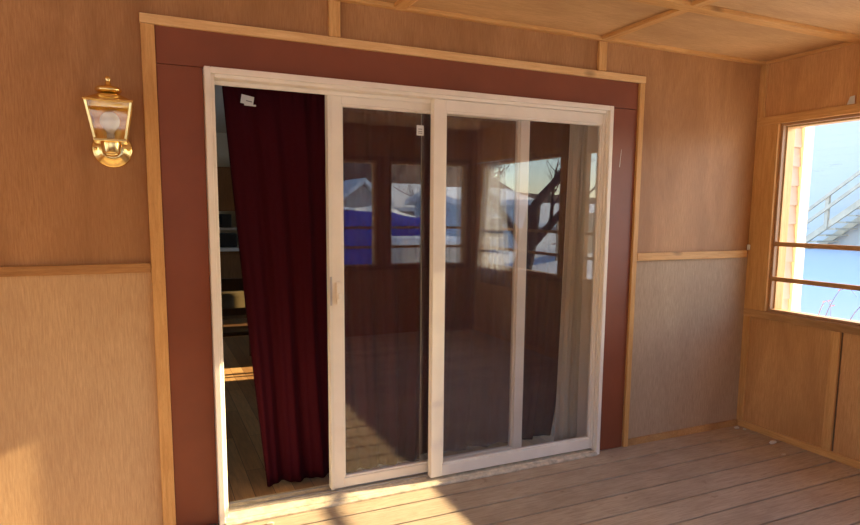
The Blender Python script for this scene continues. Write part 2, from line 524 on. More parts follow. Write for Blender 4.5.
# --- wall with openings (in the y,z plane at x = XR; and others)
def wall_boxes(axis, a0, a1, c0, c1, z0, z1, opens):
    """axis 'x': the wall runs along x, thickness c0..c1 in y; opens (a,b,z0,z1)"""
    b = MB()
    def bx(p, q, r, t):
        if q-p < 1e-4 or t-r < 1e-4: return
        if axis == 'x': b.box(p, q, c0, c1, r, t)
        else: b.box(c0, c1, p, q, r, t)
    cur = a0
    for (p, q, r, t) in sorted(opens):
        bx(cur, p, z0, z1); bx(p, q, z0, r); bx(p, q, t, z1); cur = q
    bx(cur, a1, z0, z1)
    return b

R_OPEN = [(-1.82, -0.16, SILL, HEAD), (-3.64, -2.10, SILL, HEAD)]
F_OPEN = [(-2.2, -1.26, SILL, HEAD), (-1.08, -0.08, SILL, HEAD), (0.1, 1.04, SILL, HEAD), (1.22, 2.17, SILL, HEAD), (2.34, 3.27, SILL, HEAD)]  # first three are unseen, added for ambient light
L_OPEN = [(-1.75, -0.6, SILL, HEAD), (-3.5, -2.0, SILL, HEAD)]  # unseen left openings, added to bring ambient light onto the porch
struct(wall_boxes('y', YF, 0.0, XR, XR+0.035, -0.05, ZC, R_OPEN).build('wall_right', 'ply_right'))
struct(wall_boxes('x', XL-0.1, XR+0.14, YF-0.14, YF, -0.14, ZC, F_OPEN).build('wall_front', 'ply_front_shaded'))
struct(wall_boxes('y', YF, 0.0, XL-0.14, XL, -0.14, ZC, L_OPEN).build('wall_left', 'ply_up'))
# outer shell of the right wall (cream siding)
struct(wall_boxes('y', YF, 0.0, XR+0.036, XR+0.11, -0.5, ZC, R_OPEN).build('wall_right_outside', 'lumber'))

# trims on the right wall
xi = XR-0.018
trim(MB().box(xi, XR, -0.155, -0.0, SILL, 2.0), 'pine_z')                 # wide jamb board
trim(MB().box(xi-0.001, XR, YF+0.001, 0.0, 2.0005, 2.052), 'pine_y')         # header
trim(MB().box(xi-0.002, XR, YF+0.001, 0.0, 0.762, 0.809), 'dirty_sill')      # sill board
trim(MB().box(xi, XR, -0.045, -0.0, 2.053, ZC-0.02), 'pine_z')
trim(MB().box(xi, XR, -0.045, -0.0, 0.045, 0.761), 'pine_z')
trim(MB().box(xi, XR, -0.645, -0.59, 0.045, 0.761), 'pine_z')
trim(MB().box(xi, XR, -0.66, -0.62, 2.053, ZC-0.02), 'pine_z')
trim(MB().box(xi, XR, -1.88, -1.82, 0.045, 0.761), 'pine_z')
trim(MB().box(xi, XR, -2.09, -1.83, 0.811, 2.0), 'pine_z')                # post between windows
trim(MB().box(xi, XR, YF, -0.0, 0.0, 0.044), 'pine_y')
trim(MB().box(xi, XR, YF, -0.036, ZC-0.02, ZC), 'pine_y')
trim(MB().box(XR-0.006, XR, -0.652, -0.6465, 0.045, 0.761), 'post_wood', 0)    # open sheet joint beside the batten

# windows : frame, two cross rails
_w = [0]
def window(axis, a0, a1, face, out, glassy=False):
    """face = inner plane coordinate, out = +1/-1 direction to outdoors"""
    _w[0] += 1
    cen = ((a0+a1)/2, face, SILL) if axis == 'x' else (face, (a0+a1)/2, SILL)
    root = struct(empty('window_%d' % _w[0], cen))
    def bx(b, p, q, c, d, r, t):
        c, d = sorted((face+out*c, face+out*d))
        return b.box(p, q, c, d, r, t) if axis == 'x' else b.box(c, d, p, q, r, t)
    e = 0.0015
    b = MB()
    for p, q, r, t in ((a0+e, a0+0.014, SILL+e, HEAD-e), (a1-0.014, a1-e, SILL+e, HEAD-e), (a0+0.014, a1-0.014, HEAD-0.02, HEAD-e), (a0+0.014, a1-0.014, SILL+e, SILL+0.018)):
        bx(b, p, q, 0.004, 0.034, r, t)
    b.build('window_frame', 'track_dark', root, 0.001)
    b = MB()
    for p, q, r, t in ((a0+e, a0+0.022, SILL+e, HEAD-e), (a1-0.022, a1-e, SILL+e, HEAD-e), (a0+0.022, a1-0.022, HEAD-0.03, HEAD-e), (a0+0.022, a1-0.022, SILL+e, SILL+0.012)):
        bx(b, p, q, 0.037, 0.108, r, t)
    b.build('jamb_liner', 'lumber', root, 0.001)
    for r in (1.010, 1.234):
        bx(MB(), a0+0.0145, a1-0.0145, 0.006, 0.026, r, r+0.028).build('window_rail', 'rail', root, 0.001)
    return root
M['track_dark'] = plain('bronze_window_track', (0.40, 0.22, 0.10), 0.5, 0.0)
for a, c, *_ in R_OPEN: window('y', a, c, XR, 1)
for a, c, *_ in F_OPEN: window('x', a, c, YF, -1)
for a, c, *_ in L_OPEN: window('y', a, c, XL, -1)
# brown facings around the front windows
for x0, x1 in ((-1.25, -1.09), (-0.07, 0.09), (1.05, 1.21), (2.18, 2.33), (3.28, 3.38)):
    trim(MB().box(x0, x1, YF, YF+0.018, 0.811, HEAD), 'post_wood')
trim(MB().box(XL, XR-0.02, YF, YF+0.019, HEAD+0.001, HEAD+0.05), 'post_wood')
trim(MB().box(XL, XR-0.02, YF, YF+0.019, 0.76, 0.81), 'post_wood')

# house wall that carries on outside, with white corner board
b = MB()
b.box(XR+0.111, 3.844, 0.02, 0.14, -0.5, 3.2)
for i in range(28):
    z = -0.45+i*0.13
    b.prism([(-0.001, z), (0.02, z), (0.02, z+0.13), (0.012, z+0.13)], 'x', XR+0.112, 3.844)
struct(b.build('wall_house_siding', 'siding'))
trim(MB().box(3.845, 3.938, -0.012, 0.14, -0.5, 3.2), 'white_paint', 0.003)

# interior of the house
IX0, IX1, IY = -1.4, 3.78, 6.2
struct(MB().box(IX0, IX1, 0.14, IY, -0.06, -0.001).build('floor_house', 'wood_floor'))
struct(MB().box(IX0-0.12, IX1+0.12, 0.141, IY+0.12, ZC+0.08, ZC+0.16).build('ceiling_house', 'wall_in'))
struct(wall_boxes('y', 0.141, IY, IX0-0.12, IX0, -0.5, ZC+0.08, [(2.2, 4.6, 0.9, 2.1)]).build('wall_house_left', 'wall_in'))  # opening is unseen, added to let light into the kitchen
struct(wall_boxes('x', IX0-0.12, IX1+0.12, IY, IY+0.12, -0.5, ZC+0.08, [(2.6, 3.5, 1.0, 2.0)]).build('wall_house_far', 'wall_in'))  # unseen far opening, also added to brighten the interior
struct(wall_boxes('y', 0.141, IY, IX1, IX1+0.12, -0.5, ZC+0.08, [(2.25, 2.7, 0.98, 2.0)]).build('wall_house_right', 'wall_in'))
b = MB()
for p, q, r, t in ((2.2, 2.25, 0.93, 2.05), (2.7, 2.75, 0.93, 2.05), (2.25, 2.7, 2.0, 2.05), (2.25, 2.7, 0.93, 0.98)):
    b.box(IX1-0.015, IX1-0.0, p, q, r, t)
struct(b.build('window_10', 'vinyl_in'))
# interior face of the house wall around the door
b = MB()
b.box(IX0, -0.03, 0.1405, 0.152, 0, ZC+0.08).box(2.23, IX1, 0.1405, 0.152, 0, ZC+0.08).box(-0.03, 2.23, 0.1405, 0.152, 2.06, ZC+0.08)
struct(b.build('wall_house_inner', 'wall_in'))

# ================================================================== SLIDING DOOR
door = struct(empty('door_1', (DW/2, 0.03, 0)))
FY = -0.048
# outer frame with stepped profile
b = MB()
for x0, x1 in ((0, 0.026), (DW-0.026, DW)):
    b.box(x0, x1, FY, 0.135, 0.0, DH)
b.box(0.026, 0.042, FY+0.018, 0.135, 0.03, DH-0.026).box(DW-0.034, DW-0.026, FY+0.018, 0.135, 0.03, DH-0.026)
b.box(0.026, DW-0.026, FY, 0.135, DH-0.026, DH)
b.box(0.042, DW-0.042, FY+0.014, 0.135, DH-0.042, DH-0.026)
b.box(0.042, DW-0.042, 0.0235, 0.0385, DH-0.060, DH-0.042)       # head fin between tracks
b.build('door_frame', 'vinyl', door, 0.003)
# sill: sloped nosing and track ridges
b = MB()
b.prism([(FY-0.012, 0.001), (0.135, 0.001), (0.135, 0.032), (0.02, 0.026), (-0.022, 0.018), (-0.024, 0.021), (-0.028, 0.021), (-0.030, 0.016), (FY+0.004, 0.014), (FY+0.002, 0.018), (FY-0.004, 0.018), (FY-0.012, 0.010)], 'x', 0.026, DW-0.026)
b.build('door_sill', 'sill_vinyl', door, 0.001)
b = MB()
for y in (0.031, 0.062, 0.110):
    b.box(0.043, DW-0.043, y-0.0025, y+0.0025, 0.018, 0.036)
b.build('track', 'track', door)
# fixed panel, in the outer track
def panel(name, x0, x1, y0, y1, z0, z1, ls, rs, tr, br, mat, gl):
    p = empty(name, ((x0+x1)/2, (y0+y1)/2, z0))
    p.parent = door
    p.location = Vector(p.location)-door.location
    MB().box(x0, x0+ls, y0, y1, z0, z1).build('stile', mat, p, 0.004)
    MB().box(x1-rs, x1, y0, y1, z0, z1).build('stile', mat, p, 0.004)
    MB().box(x0+ls, x1-rs, y0+0.003, y1-0.003, z1-tr, z1).build('rail', mat, p, 0.003)
    MB().box(x0+ls, x1-rs, y0+0.003, y1-0.003, z0, z0+br).build('rail', mat, p, 0.003)
    # glazing bead
    g = 0.010
    b = MB()
    gx0, gx1, gz0, gz1 = x0+ls, x1-rs, z0+br, z1-tr
    for q in ((gx0, gx0+g, gz0, gz1), (gx1-g, gx1, gz0, gz1), (gx0+g, gx1-g, gz1-g, gz1), (gx0+g, gx1-g, gz0, gz0+g)):
        b.box(q[0], q[1], y0+0.008, y1-0.008, q[2], q[3])
    b.build('glazing_bead', mat, p, 0.002)
    ym = (y0+y1)/2
    MB().box(gx0+0.002, gx1-0.002, ym-0.002, ym+0.002, gz0+0.002, gz1-0.002).build('glass', gl, p)
    return p
fx = panel('fixed_panel', 1.068, DW-0.0345, -0.020, 0.022, 0.034, DH-0.043, 0.066, 0.016, 0.055, 0.060, 'vinyl', 'glass')
sp = panel('sliding_panel', 0.562, 1.672, 0.040, 0.084, 0.042, DH-0.050, 0.052, 0.060, 0.045, 0.048, 'vinyl', 'glass')
# fin along the free edge of the sliding panel
MB().box(0.545, 0.5615, 0.032, 0.078, 0.042, DH-0.052).build('edge_fin', 'vinyl_in', sp, 0.002)
# handle of the sliding panel
b = MB()
b.box(0.580, 0.606, 0.026, 0.040, 0.985, 1.095)
h = b.build('handle', 'vinyl', sp, 0.005)
MB().box(0.585, 0.600, 0.014, 0.026, 1.01, 1.04).build('latch_lever', 'vinyl', h, 0.003)
MB().box(0.5475, 0.5575, 0.0285, 0.032, 0.98, 1.12).build('latch_plate', 'track', sp, 0.001)
MB().box(1.642, 1.662, 0.088, 0.10, 0.95, 1.15).build('inner_handle', 'vinyl', sp, 0.004)
# small energy sticker in the corner of the sliding glass
st = MB().box(1.010, 1.048, 0.0575, 0.0593, 1.815, 1.865).build('glass_sticker', 'white_tag', sp)
b = MB()
for z in (1.825, 1.833, 1.845): b.box(1.018, 1.040, 0.0570, 0.0575, z, z+0.003)
b.build('sticker_print', 'ink', st)

# ================================================================== CURTAINS
def curtain(name, zt, zb, ltop, lbot, rtop, rbot, y, folds, amp, mat, seed, parent=None, nx=150, nz=44, thick=0.002, hem=0.0, curl=0.0):
    rnd = random.Random(seed)
    ph = [rnd.uniform(0, 6.28) for _ in range(6)]
    b = bmesh.new()
    g = []
    for j in range(nz+1):
        v = j/nz
        z = zt+(zb-zt)*v
        xl = ltop+(lbot-ltop)*(v**1.1)
        xr = rtop+(rbot-rtop)*(v**(1.1 if not curl else curl))
        row = []
        for i in range(nx+1):
            u = i/nx
            a = amp*(0.55+0.45*v)
            uu = u+0.012*math.sin(5*v+ph[0]+7*u)
            d = a*(math.sin(2*math.pi*folds*uu+ph[1])+0.45*math.sin(2*math.pi*folds*2.3*uu+ph[2]+1.2*v)+0.3*math.sin(2*math.pi*folds*0.45*uu+ph[3]+2*v))
            if v < 0.05:
                d = d*0.7+0.004*math.sin(2*math.pi*folds*5*u+ph[4])
            zz = z+(hem*math.sin(2*math.pi*folds*0.5*u+ph[5]) if v > 0.9 else 0)*(v-0.9)/0.1 if v > 0.9 else z
            # creases low on the cloth
            if v > 0.72:
                q = (v-0.72)/0.28
                d += 0.006*q*math.sin(34*(u*0.7+v)+ph[2])*math.exp(-((u-0.75)/0.25)**2)
            row.append(b.verts.new((xl+(xr-xl)*u, y+d, zz)))
        g.append(row)
    for j in range(nz):
        for i in range(nx):
            b.faces.new((g[j][i], g[j][i+1], g[j+1][i+1], g[j+1][i]))
    m = MB(); m.bm.free(); m.bm = b
    o = m.build(name, mat, parent, 0, True)
    s = o.modifiers.new('solid', 'SOLIDIFY'); s.thickness = thick
    return o

def rod_set(name, x0, x1, y, z, label):
    r = MB().tube([(x0, y, z), (x1, y, z)], 0.012, 12).build(name, 'chair_wood', None, 0, True)
    tag(r, label, 'curtain rod')
    return r
rod_set('curtain_rod', -0.02, 2.45, 0.275, 2.075, 'thin dark curtain rod above the inside of the patio door')
# left curtain with a sewn-on white tag
c1 = curtain('curtain', 2.065, 0.03, 0.098, 0.262, 1.12, 1.12, 0.245, 6.5, 0.019, 'curtain', 3, hem=0.003)
tag(c1, 'maroon curtain with a white tag hanging in the open left side of the patio door', 'curtain')
b = MB(); b.box(0.182, 0.240, 0.2115, 0.2135, 1.928, 1.968, Matrix.Rotation(math.radians(10), 3, 'Y'))
t = b.build('care_tag', 'white_tag', c1)
b = MB(); b.box(0.196, 0.250, 0.2095, 0.2113, 1.921, 1.929, Matrix.Rotation(math.radians(3), 3, 'Y'))
b.build('tag_fold', 'white_tag', t)
b = MB(); b.box(0.205, 0.232, 0.2103, 0.2113, 1.940, 1.944, Matrix.Rotation(math.radians(10), 3, 'Y'))
b.build('tag_print', 'ink', t)
c2 = curtain('curtain', 2.065, 0.045, 1.125, 1.125, 2.12, 2.03, 0.250, 6, 0.019, 'curtain', 8, hem=0.006, curl=3.0)
tag(c2, 'maroon curtain behind the fixed right glass of the patio door', 'curtain')
c3 = curtain('curtain', 2.045, 0.02, 2.045, 2.0, 2.30, 2.30, 0.188, 4, 0.012, 'sheer', 12, nx=80)
tag(c3, 'narrow pale cream curtain at the right end behind the patio door glass', 'curtain')

# ================================================================== WALL LANTERN
LX, LY = -0.357, -0.105
lan = empty('wall_lantern', (LX, 0.0, 1.60))
tag(lan, 'polished brass carriage wall lantern with clear bulb left of the patio door', 'wall light')
b = MB(); b.lathe([(0.074, 0.001), (0.074, 0.008), (0.068, 0.013), (0.056, 0.014), (0.050, 0.022), (0.036, 0.026), (0.001, 0.027)], (LX, 0, 1.675), 'y', 48)
b.build('back_plate', 'brass', lan, 0, True)
for s in (-1, 1):
    b = MB(); b.lathe([(0.006, 0.012), (0.006, 0.019), (0.001, 0.021)], (LX+s*0.060, 0, 1.675), 'y', 12)
    b.build('screw', 'brass', lan, 0, True)
b = MB(); b.lathe([(0.030, -0.044), (0.032, -0.040), (0.036, -0.004), (0.036, 0.0), (0.001, 0.001)], (LX, LY, 1.693), 'z', 32)
b.lathe([(0.001, -0.056), (0.02, -0.053), (0.030, -0.044)], (LX, LY, 1.693), 'z', 32)
b.tube([(LX, -0.02, 1.668), (LX, LY+0.02, 1.668)], 0.016, 16)
b.build('arm', 'brass', lan, 0, True)
hb, ht, zb, zt = 0.053, 0.077, 1.700, 1.838
def sqr(h, z, hy=None): hy = hy or h; return [(LX-h, LY-hy, z), (LX+h, LY-hy, z), (LX+h, LY+hy, z), (LX-h, LY+hy, z)]
b = MB(); b.hexa(sqr(hb+0.004, 1.692), sqr(hb+0.006, 1.702)); b.build('base_tray', 'brass', lan, 0.002)
for sx in (-1, 1):
    for sy in (-1, 1):
        b = MB(); r = 0.0045
        def q(h, z): 
            cx, cy = LX+sx*h, LY+sy*h
            return [(cx-r, cy-r, z), (cx+r, cy-r, z), (cx+r, cy+r, z), (cx-r, cy+r, z)]
        b.hexa(q(hb, 1.7022), q(ht, zt)); b.build('corner_post', 'brass', lan, 0.001)
for sx, sy in ((0, -1), (1, 0), (-1, 0)):
    b = MB()
    def e(h, z, d):
        w_ = h-0.0055
        if sx == 0: return [(LX-w_, LY+sy*h, z), (LX+w_, LY+sy*h, z), (LX+w_, LY+sy*h+d, z), (LX-w_, LY+sy*h+d, z)]
        return [(LX+sx*h, LY-w_, z), (LX+sx*h, LY+w_, z), (LX+sx*h+d, LY+w_, z), (LX+sx*h+d, LY-w_, z)]
    b.hexa(e(hb, 1.7025, 0.0018), e(ht, zt-0.001, 0.0018)); b.build('glass_pane', 'lamp_glass', lan)
b = MB(); b.hexa([(LX-hb+0.006, LY+hb, 1.7025), (LX+hb-0.006, LY+hb, 1.7025), (LX+hb-0.006, LY+hb+0.0015, 1.7025), (LX-hb+0.006, LY+hb+0.0015, 1.7025)],
                 [(LX-ht+0.006, LY+ht, zt), (LX+ht-0.006, LY+ht, zt), (LX+ht-0.006, LY+ht+0.0015, zt), (LX-ht+0.006, LY+ht+0.0015, zt)])
b.build('reflector_plate', 'brass', lan)
b = MB(); b.hexa(sqr(ht+0.008, zt+0.0005), sqr(ht+0.008, zt+0.008)); b.hexa(sqr(ht+0.004, zt+0.008), sqr(0.052, zt+0.024))
b.lathe([(0.058, 0.022), (0.055, 0.030), (0.040, 0.036), (0.022, 0.040), (0.020, 0.044)], (LX, LY, zt), 'z', 32)
cap = b.build('lantern_roof', 'brass', lan, 0.0015)
b = MB(); b.lathe([(0.022, 0.040), (0.040, 0.042), (0.047, 0.049), (0.047, 0.056), (0.038, 0.064), (0.016, 0.069), (0.010, 0.074), (0.0105, 0.080), (0.007, 0.085), (0.010, 0.090), (0.011, 0.096), (0.007, 0.103), (0.001, 0.106)], (LX, LY, zt), 'z', 32)
b.build('finial', 'brass', lan, 0, True)
b = MB(); b.lathe([(0.014, 0.0), (0.014, 0.022), (0.011, 0.024)], (LX, LY, 1.7022), 'z', 20)
sk = b.build('bulb_socket', 'counter', lan, 0, True)
b = MB(); b.lathe([(0.013, 0.0), (0.016, 0.008), (0.025, 0.020), (0.033, 0.034), (0.0355, 0.050), (0.032, 0.064), (0.022, 0.076), (0.008, 0.082), (0.001, 0.0825)], (LX, LY, 1.7265), 'z', 28)
b.build('light_bulb', 'bulb', lan, 0, True)

# ================================================================== SMALL THINGS ON THE PORCH
rnd = random.Random(4)
def lump(name, c, r, mat, label, cat, seed, flat=0.6):
    b = bmesh.new(); bmesh.ops.create_icosphere(b, subdivisions=2, radius=1)
    rr = random.Random(seed)
    for v in b.verts:
        k_ = 1+rr.uniform(-0.22, 0.22)
        v.co = Vector((v.co.x*r[0]*k_, v.co.y*r[1]*k_, max(v.co.z, -0.7)*r[2]*k_))
    lo = min(v.co.z for v in b.verts)
    for v in b.verts: v.co += Vector((c[0], c[1], c[2]-lo))
    m = MB(); m.bm.free(); m.bm = b
    return tag(m.build(name, mat), label, cat)
lump('foam_crumb', (3.29, -0.345, 0.0005), (0.030, 0.013, 0.010), 'foam', 'larger white foam crumb on the deck against the right wall base', 'debris', 1)
lump('foam_crumb', (3.315, -0.06, 0.0005), (0.022, 0.012, 0.008), 'foam', 'white foam crumb on the deck in the far corner', 'debris', 2)
lump('gravel_bit', (3.345, -0.10, 0.0005), (0.012, 0.009, 0.006), 'paper', 'tiny tan crumb right of the white foam crumb in the far corner', 'debris', 3)
lump('gravel_bit', (3.18, -0.50, 0.0005), (0.016, 0.009, 0.005), 'stair', 'small grey crumb on the open deck in front of the right wall', 'debris', 5)
lump('leaf_scrap', (0.215, -0.105, 0.0005), (0.018, 0.008, 0.005), 'stair', 'shred of dry leaf on the sunlit deck before the door sill', 'debris', 6)
b = MB(); b.hexa([(3.3795, -0.612, 2.053), (3.3795, -0.570, 2.053), (3.3808, -0.570, 2.053), (3.3808, -0.612, 2.053)],
                 [(3.378, -0.610, 2.098), (3.378, -0.585, 2.094), (3.3808, -0.585, 2.094), (3.3808, -0.610, 2.098)])
tag(b.build('paper_scrap', 'paper'), 'torn white paper scrap on the header board above the right window', 'paper')
b = MB(); b.box(3.366, 3.381, -0.019, -0.002, 1.2, 1.236)
tag(b.build('putty_lump', 'foam', None, 0.004), 'small white lump resting on the rail end beside the corner', 'debris')

# ================================================================== KITCHEN BEYOND THE DOOR
kc = empty('base_cabinet', (0.6, 5.8, 0)); tag(kc, 'brown kitchen base cabinet under the white worktop', 'cabinet')
MB().box(-1.2, 2.4, 5.62, 6.18, 0.0, 0.90).build('cabinet_body', 'cab', kc)
for i in range(6):
    x = -1.18+i*0.6
    d = MB().box(x, x+0.57, 5.60, 5.62, 0.12, 0.87).build('cabinet_door', 'cab', kc, 0.004)
    MB().box(x+0.50, x+0.52, 5.585, 5.60, 0.66, 0.78).build('handle', 'track', d, 0.003)
tag(MB().box(-1.21, 2.42, 5.57, 6.18, 0.901, 0.945).build('worktop', 'counter', None, 0.004), 'long white kitchen worktop on the brown base cabinet', 'worktop')
uc = empty('wall_cabinet', (0.6, 6.0, 1.5)); tag(uc, 'brown wall cabinet hanging over the kitchen worktop', 'cabinet')
MB().box(-1.2, 2.4, 5.84, 6.19, 1.42, 2.0).build('cabinet_body', 'cab', uc)
for i in range(6):
    x = -1.18+i*0.6
    d = MB().box(x, x+0.57, 5.822, 5.84, 1.44, 1.98).build('cabinet_door', 'cab', uc, 0.004)
tag(MB().box(-0.2, 1.9, 5.90, 6.19, 1.17, 1.20).build('wall_shelf', 'counter', None, 0.003), 'white shelf on the kitchen wall under the wall cabinet', 'shelf')
mw = empty('coffee_maker', (0.62, 5.98, 1.201)); tag(mw, 'black appliance standing on the white kitchen shelf', 'appliance')
MB().box(0.50, 0.82, 5.92, 6.12, 1.2015, 1.38).build('body', 'black', mw, 0.01)
MB().box(0.53, 0.70, 5.912, 5.92, 1.24, 1.35).build('front_panel', 'win_dark', mw, 0.003)
tb = empty('toaster', (0.72, 5.8, 0.946)); tag(tb, 'black toaster on the white kitchen worktop', 'appliance')
MB().box(0.50, 0.86, 5.70, 5.95, 0.9455, 1.13).build('body', 'black', tb, 0.02)
MB().box(0.855, 0.875, 5.80, 5.84, 1.03, 1.05).build('lever', 'track', tb, 0.003)

# dining table with plastic covered cloth
tbl = empty('dining_table', (0.35, 2.9, 0)); tag(tbl, 'dark wooden dining table under a shiny brown cloth indoors', 'table')
MB().box(-0.55, 0.72, 2.62, 3.42, 0.71, 0.738).build('tabletop', 'chair_wood', tbl, 0.004)
for x in (-0.49, 0.66):
    for y in (2.68, 3.36):
        MB().tube([(x, y, 0), (x, y, 0.45), (x, y, 0.71)], [0.022, 0.03, 0.035], 12).build('leg', 'chair_wood', tbl)
b = bmesh.new()
g = []
N = 60
for j in range(N+1):
    row = []
    for i in range(N+1):
        u, v = i/N*2-1, j/N*2-1
        x, y_ = 0.085+u*0.78, 3.02+v*0.55
        ex = max(0, abs(u*0.78)-0.645); ey = max(0, abs(v*0.55)-0.41)
        z = 0.7405 + 0.004*abs(mn.noise(Vector((x*9, y_*9, 0))))
        px = x; py = y_
        if ex > 0 or ey > 0:
            z -= (ex+ey)*1.35
            px = 0.085+math.copysign(min(abs(u*0.78), 0.645+ex*0.18+0.006), u) + (0.012*math.sin(y_*26) if ex > 0 else 0)
            py = 3.02+math.copysign(min(abs(v*0.55), 0.41+ey*0.18+0.006), v) + (0.012*math.sin(x*26) if ey > 0 else 0)
        row.append(b.verts.new((px, py, z)))
    g.append(row)
for j in range(N):
    for i in range(N):
        b.faces.new((g[j][i], g[j][i+1], g[j+1][i+1], g[j+1][i]))
m = MB(); m.bm.free(); m.bm = b
tag(m.build('tablecloth', 'oilcloth', None, 0, True), 'shiny brown plastic-covered cloth draped over the dining table', 'tablecloth')
# chair
ch = empty('dining_chair', (0.42, 2.42, 0)); tag(ch, 'dark wooden dining chair in front of the indoor table', 'chair')
MB().box(0.20, 0.62, 2.22, 2.62, 0.43, 0.465).build('seat', 'chair_wood', ch, 0.01)
for x in (0.225, 0.595):
    MB().tube([(x, 2.24, 0), (x, 2.25, 0.45), (x-0.0, 2.20, 0.92)], [0.016, 0.02, 0.016], 10).build('leg', 'chair_wood', ch)
    MB().tube([(x, 2.59, 0), (x, 2.59, 0.43)], [0.015, 0.019], 10).build('leg', 'chair_wood', ch)
    MB().tube([(x, 2.25, 0.22), (x, 2.59, 0.22)], 0.01, 8).build('stretcher', 'chair_wood', ch)
MB().box(0.225, 0.595, 2.195, 2.215, 0.80, 0.90).build('back_rail', 'chair_wood', ch, 0.006)
MB().box(0.225, 0.595, 2.215, 2.232, 0.60, 0.66).build('back_rail', 'chair_wood', ch, 0.006)

# ================================================================== OUTDOORS
def H(x, y):
    z = -0.52
    if x > 5:
        t = min(1, (x-5)/14)
        z += 0.95*t*t*(3-2*t)
    z += 0.05*mn.noise(Vector((x*0.35, y*0.35, 0)))*min(1, max(0, (abs(x-0.5)-4)/3+max(0, -y-5)/3))
    return z
b = bmesh.new(); g = []
xs = [-40+i*2 for i in range(18)]+[-4+i*0.5 for i in range(58)]+[25+i*2.5 for i in range(20)]
ys = [-75+i*3 for i in range(19)]+[-19+i*0.5 for i in range(72)]+[17+i*3 for i in range(12)]
for y_ in ys: g.append([b.verts.new((x, y_, H(x, y_))) for x in xs])
for j in range(len(ys)-1):
    for i in range(len(xs)-1):
        b.faces.new((g[j][i], g[j][i+1], g[j+1][i+1], g[j+1][i]))
m = MB(); m.bm.free(); m.bm = b
struct(m.build('ground', 'ground', None, 0, True))
struct(MB().box(IX0-0.1, IX1+0.1, 0.15, IY+0.1, -0.5, -0.061).build('foundation', 'skirt'))

# neighbour building with outside stair
nb = empty('neighbour_building', (21, 10, 0.3)); tag(nb, 'white building with flaking paint seen through the right window', 'building')
b = MB(); b.box(19.0, 26, 1.5, 22, 0.0, 5.7)
b.build('wall', 'neighbour', nb)
b = MB()
for i in range(26):
    z = 0.45+i*0.2
    b.prism([(19.0, z), (18.975, z), (18.99, z+0.2), (19.0, z+0.2)], 'y', 1.5, 22) if False else b.hexa([(18.988, 1.5, z), (19.0, 1.5, z), (19.0, 22, z), (18.988, 22, z)], [(18.994, 1.5, z+0.199), (19.0, 1.5, z+0.199), (19.0, 22, z+0.199), (18.994, 22, z+0.199)])
b.build('clapboards', 'neighbour', nb)
MB().box(18.8, 26.2, 1.3, 22.2, 5.7, 5.95).build('roof', 'snow', nb)

st = empty('outside_staircase', (18.4, 8.2, 0.4)); tag(st, 'weathered grey outside staircase climbing the white building', 'staircase')
# slope: rises as y falls
Y0, Z0, SL = 9.60, 0.45, 0.75
def sz(y_): return Z0+(Y0-y_)*SL
YE = 5.6
for x in (17.75, 18.85):
    b = MB()
    b.prism([(Y0+0.10, Z0-0.10), (Y0+0.10, Z0+0.10), (YE, sz(YE)+0.18), (YE, sz(YE)-0.04)], 'x', x-0.04, x+0.04)
    b.build('stringer', 'stair', st)
n = int((Y0-YE)/0.26)
for i in range(n):
    y_ = Y0-0.1-i*0.26
    MB().box(17.79, 18.81, y_-0.16, y_+0.14, sz(y_)-0.10, sz(y_)-0.06).build('tread', 'stair', st)
for y_ in (9.55, 8.80, 7.2, 5.7):
    MB().box(17.66, 17.76, y_-0.05, y_+0.05, sz(y_)-0.02, sz(y_)+0.96).build('post', 'stair', st)
for dz in (0.50, 0.86):
    MB().prism([(Y0, sz(Y0)+dz), (Y0, sz(Y0)+dz+0.11), (YE, sz(YE)+dz+0.11), (YE, sz(YE)+dz)], 'x', 17.60, 17.66).build('handrail', 'stair', st)
for y_ in (5.7, 7.4):
    MB().box(18.7, 18.8, y_-0.06, y_+0.06, 0.3, sz(y_)-0.05).build('support_post', 'stair', st)
MB().box(17.7, 18.95, 4.4, 5.6, sz(5.6)+0.02, sz(5.6)+0.14).build('landing', 'stair', st)

# brambles with a few orange leaves outside the right window
def bramble(name, x, y_, label, seed, hh=0.9, nl=7):
    r = random.Random(seed)
    root = empty(name, (x, y_, H(x, y_)))
    tag(root, label, 'shrub')
    b = MB()
    for i in range(9):
        a = r.uniform(0, 6.28); L = r.uniform(0.6, 1.2)
        p = Vector((x+r.uniform(-.05, .05), y_+r.uniform(-.05, .05), H(x, y_)-0.03)); pts = [p.copy()]
        for s_ in range(9):
            t_ = s_/8
            p = p+Vector((math.cos(a)*L*0.10, math.sin(a)*L*0.10, hh*0.17*(1-1.25*t_)))+Vector((r.uniform(-.012, .012), r.uniform(-.012, .012), 0))
            pts.append(p.copy())
            if s_ > 4 and r.random() < nl/30:
                c = p+Vector((r.uniform(-.02, .02), r.uniform(-.02, .02), 0)); q_ = 0.022
                leaf = MB(); leaf.hexa([c+Vector((-q_, 0, 0)), c+Vector((0, -q_*0.7, 0.008)), c+Vector((q_, 0, 0)), c+Vector((0, q_*0.7, -0.008))],
                          [c+Vector((-q_, 0, 0.003)), c+Vector((0, -q_*0.7, 0.011)), c+Vector((q_, 0, 0.003)), c+Vector((0, q_*0.7, -0.005))])
                leaf.build('leaf', 'leaf_red', root)
        b.tube(pts, [0.006-0.0045*k_/9 for k_ in range(len(pts))], 5)
    b.build('cane', 'twig', root, 0, True)
bramble('bramble', 5.8, 1.15, 'bare bramble with orange-red leaves in the snow outside the right window', 5, 1.9, 16)

# ---- things seen reflected in the door glass (they stand in the yard in front of the porch)
def snowcap(pts_xy, z, h, name, parent):
    pass
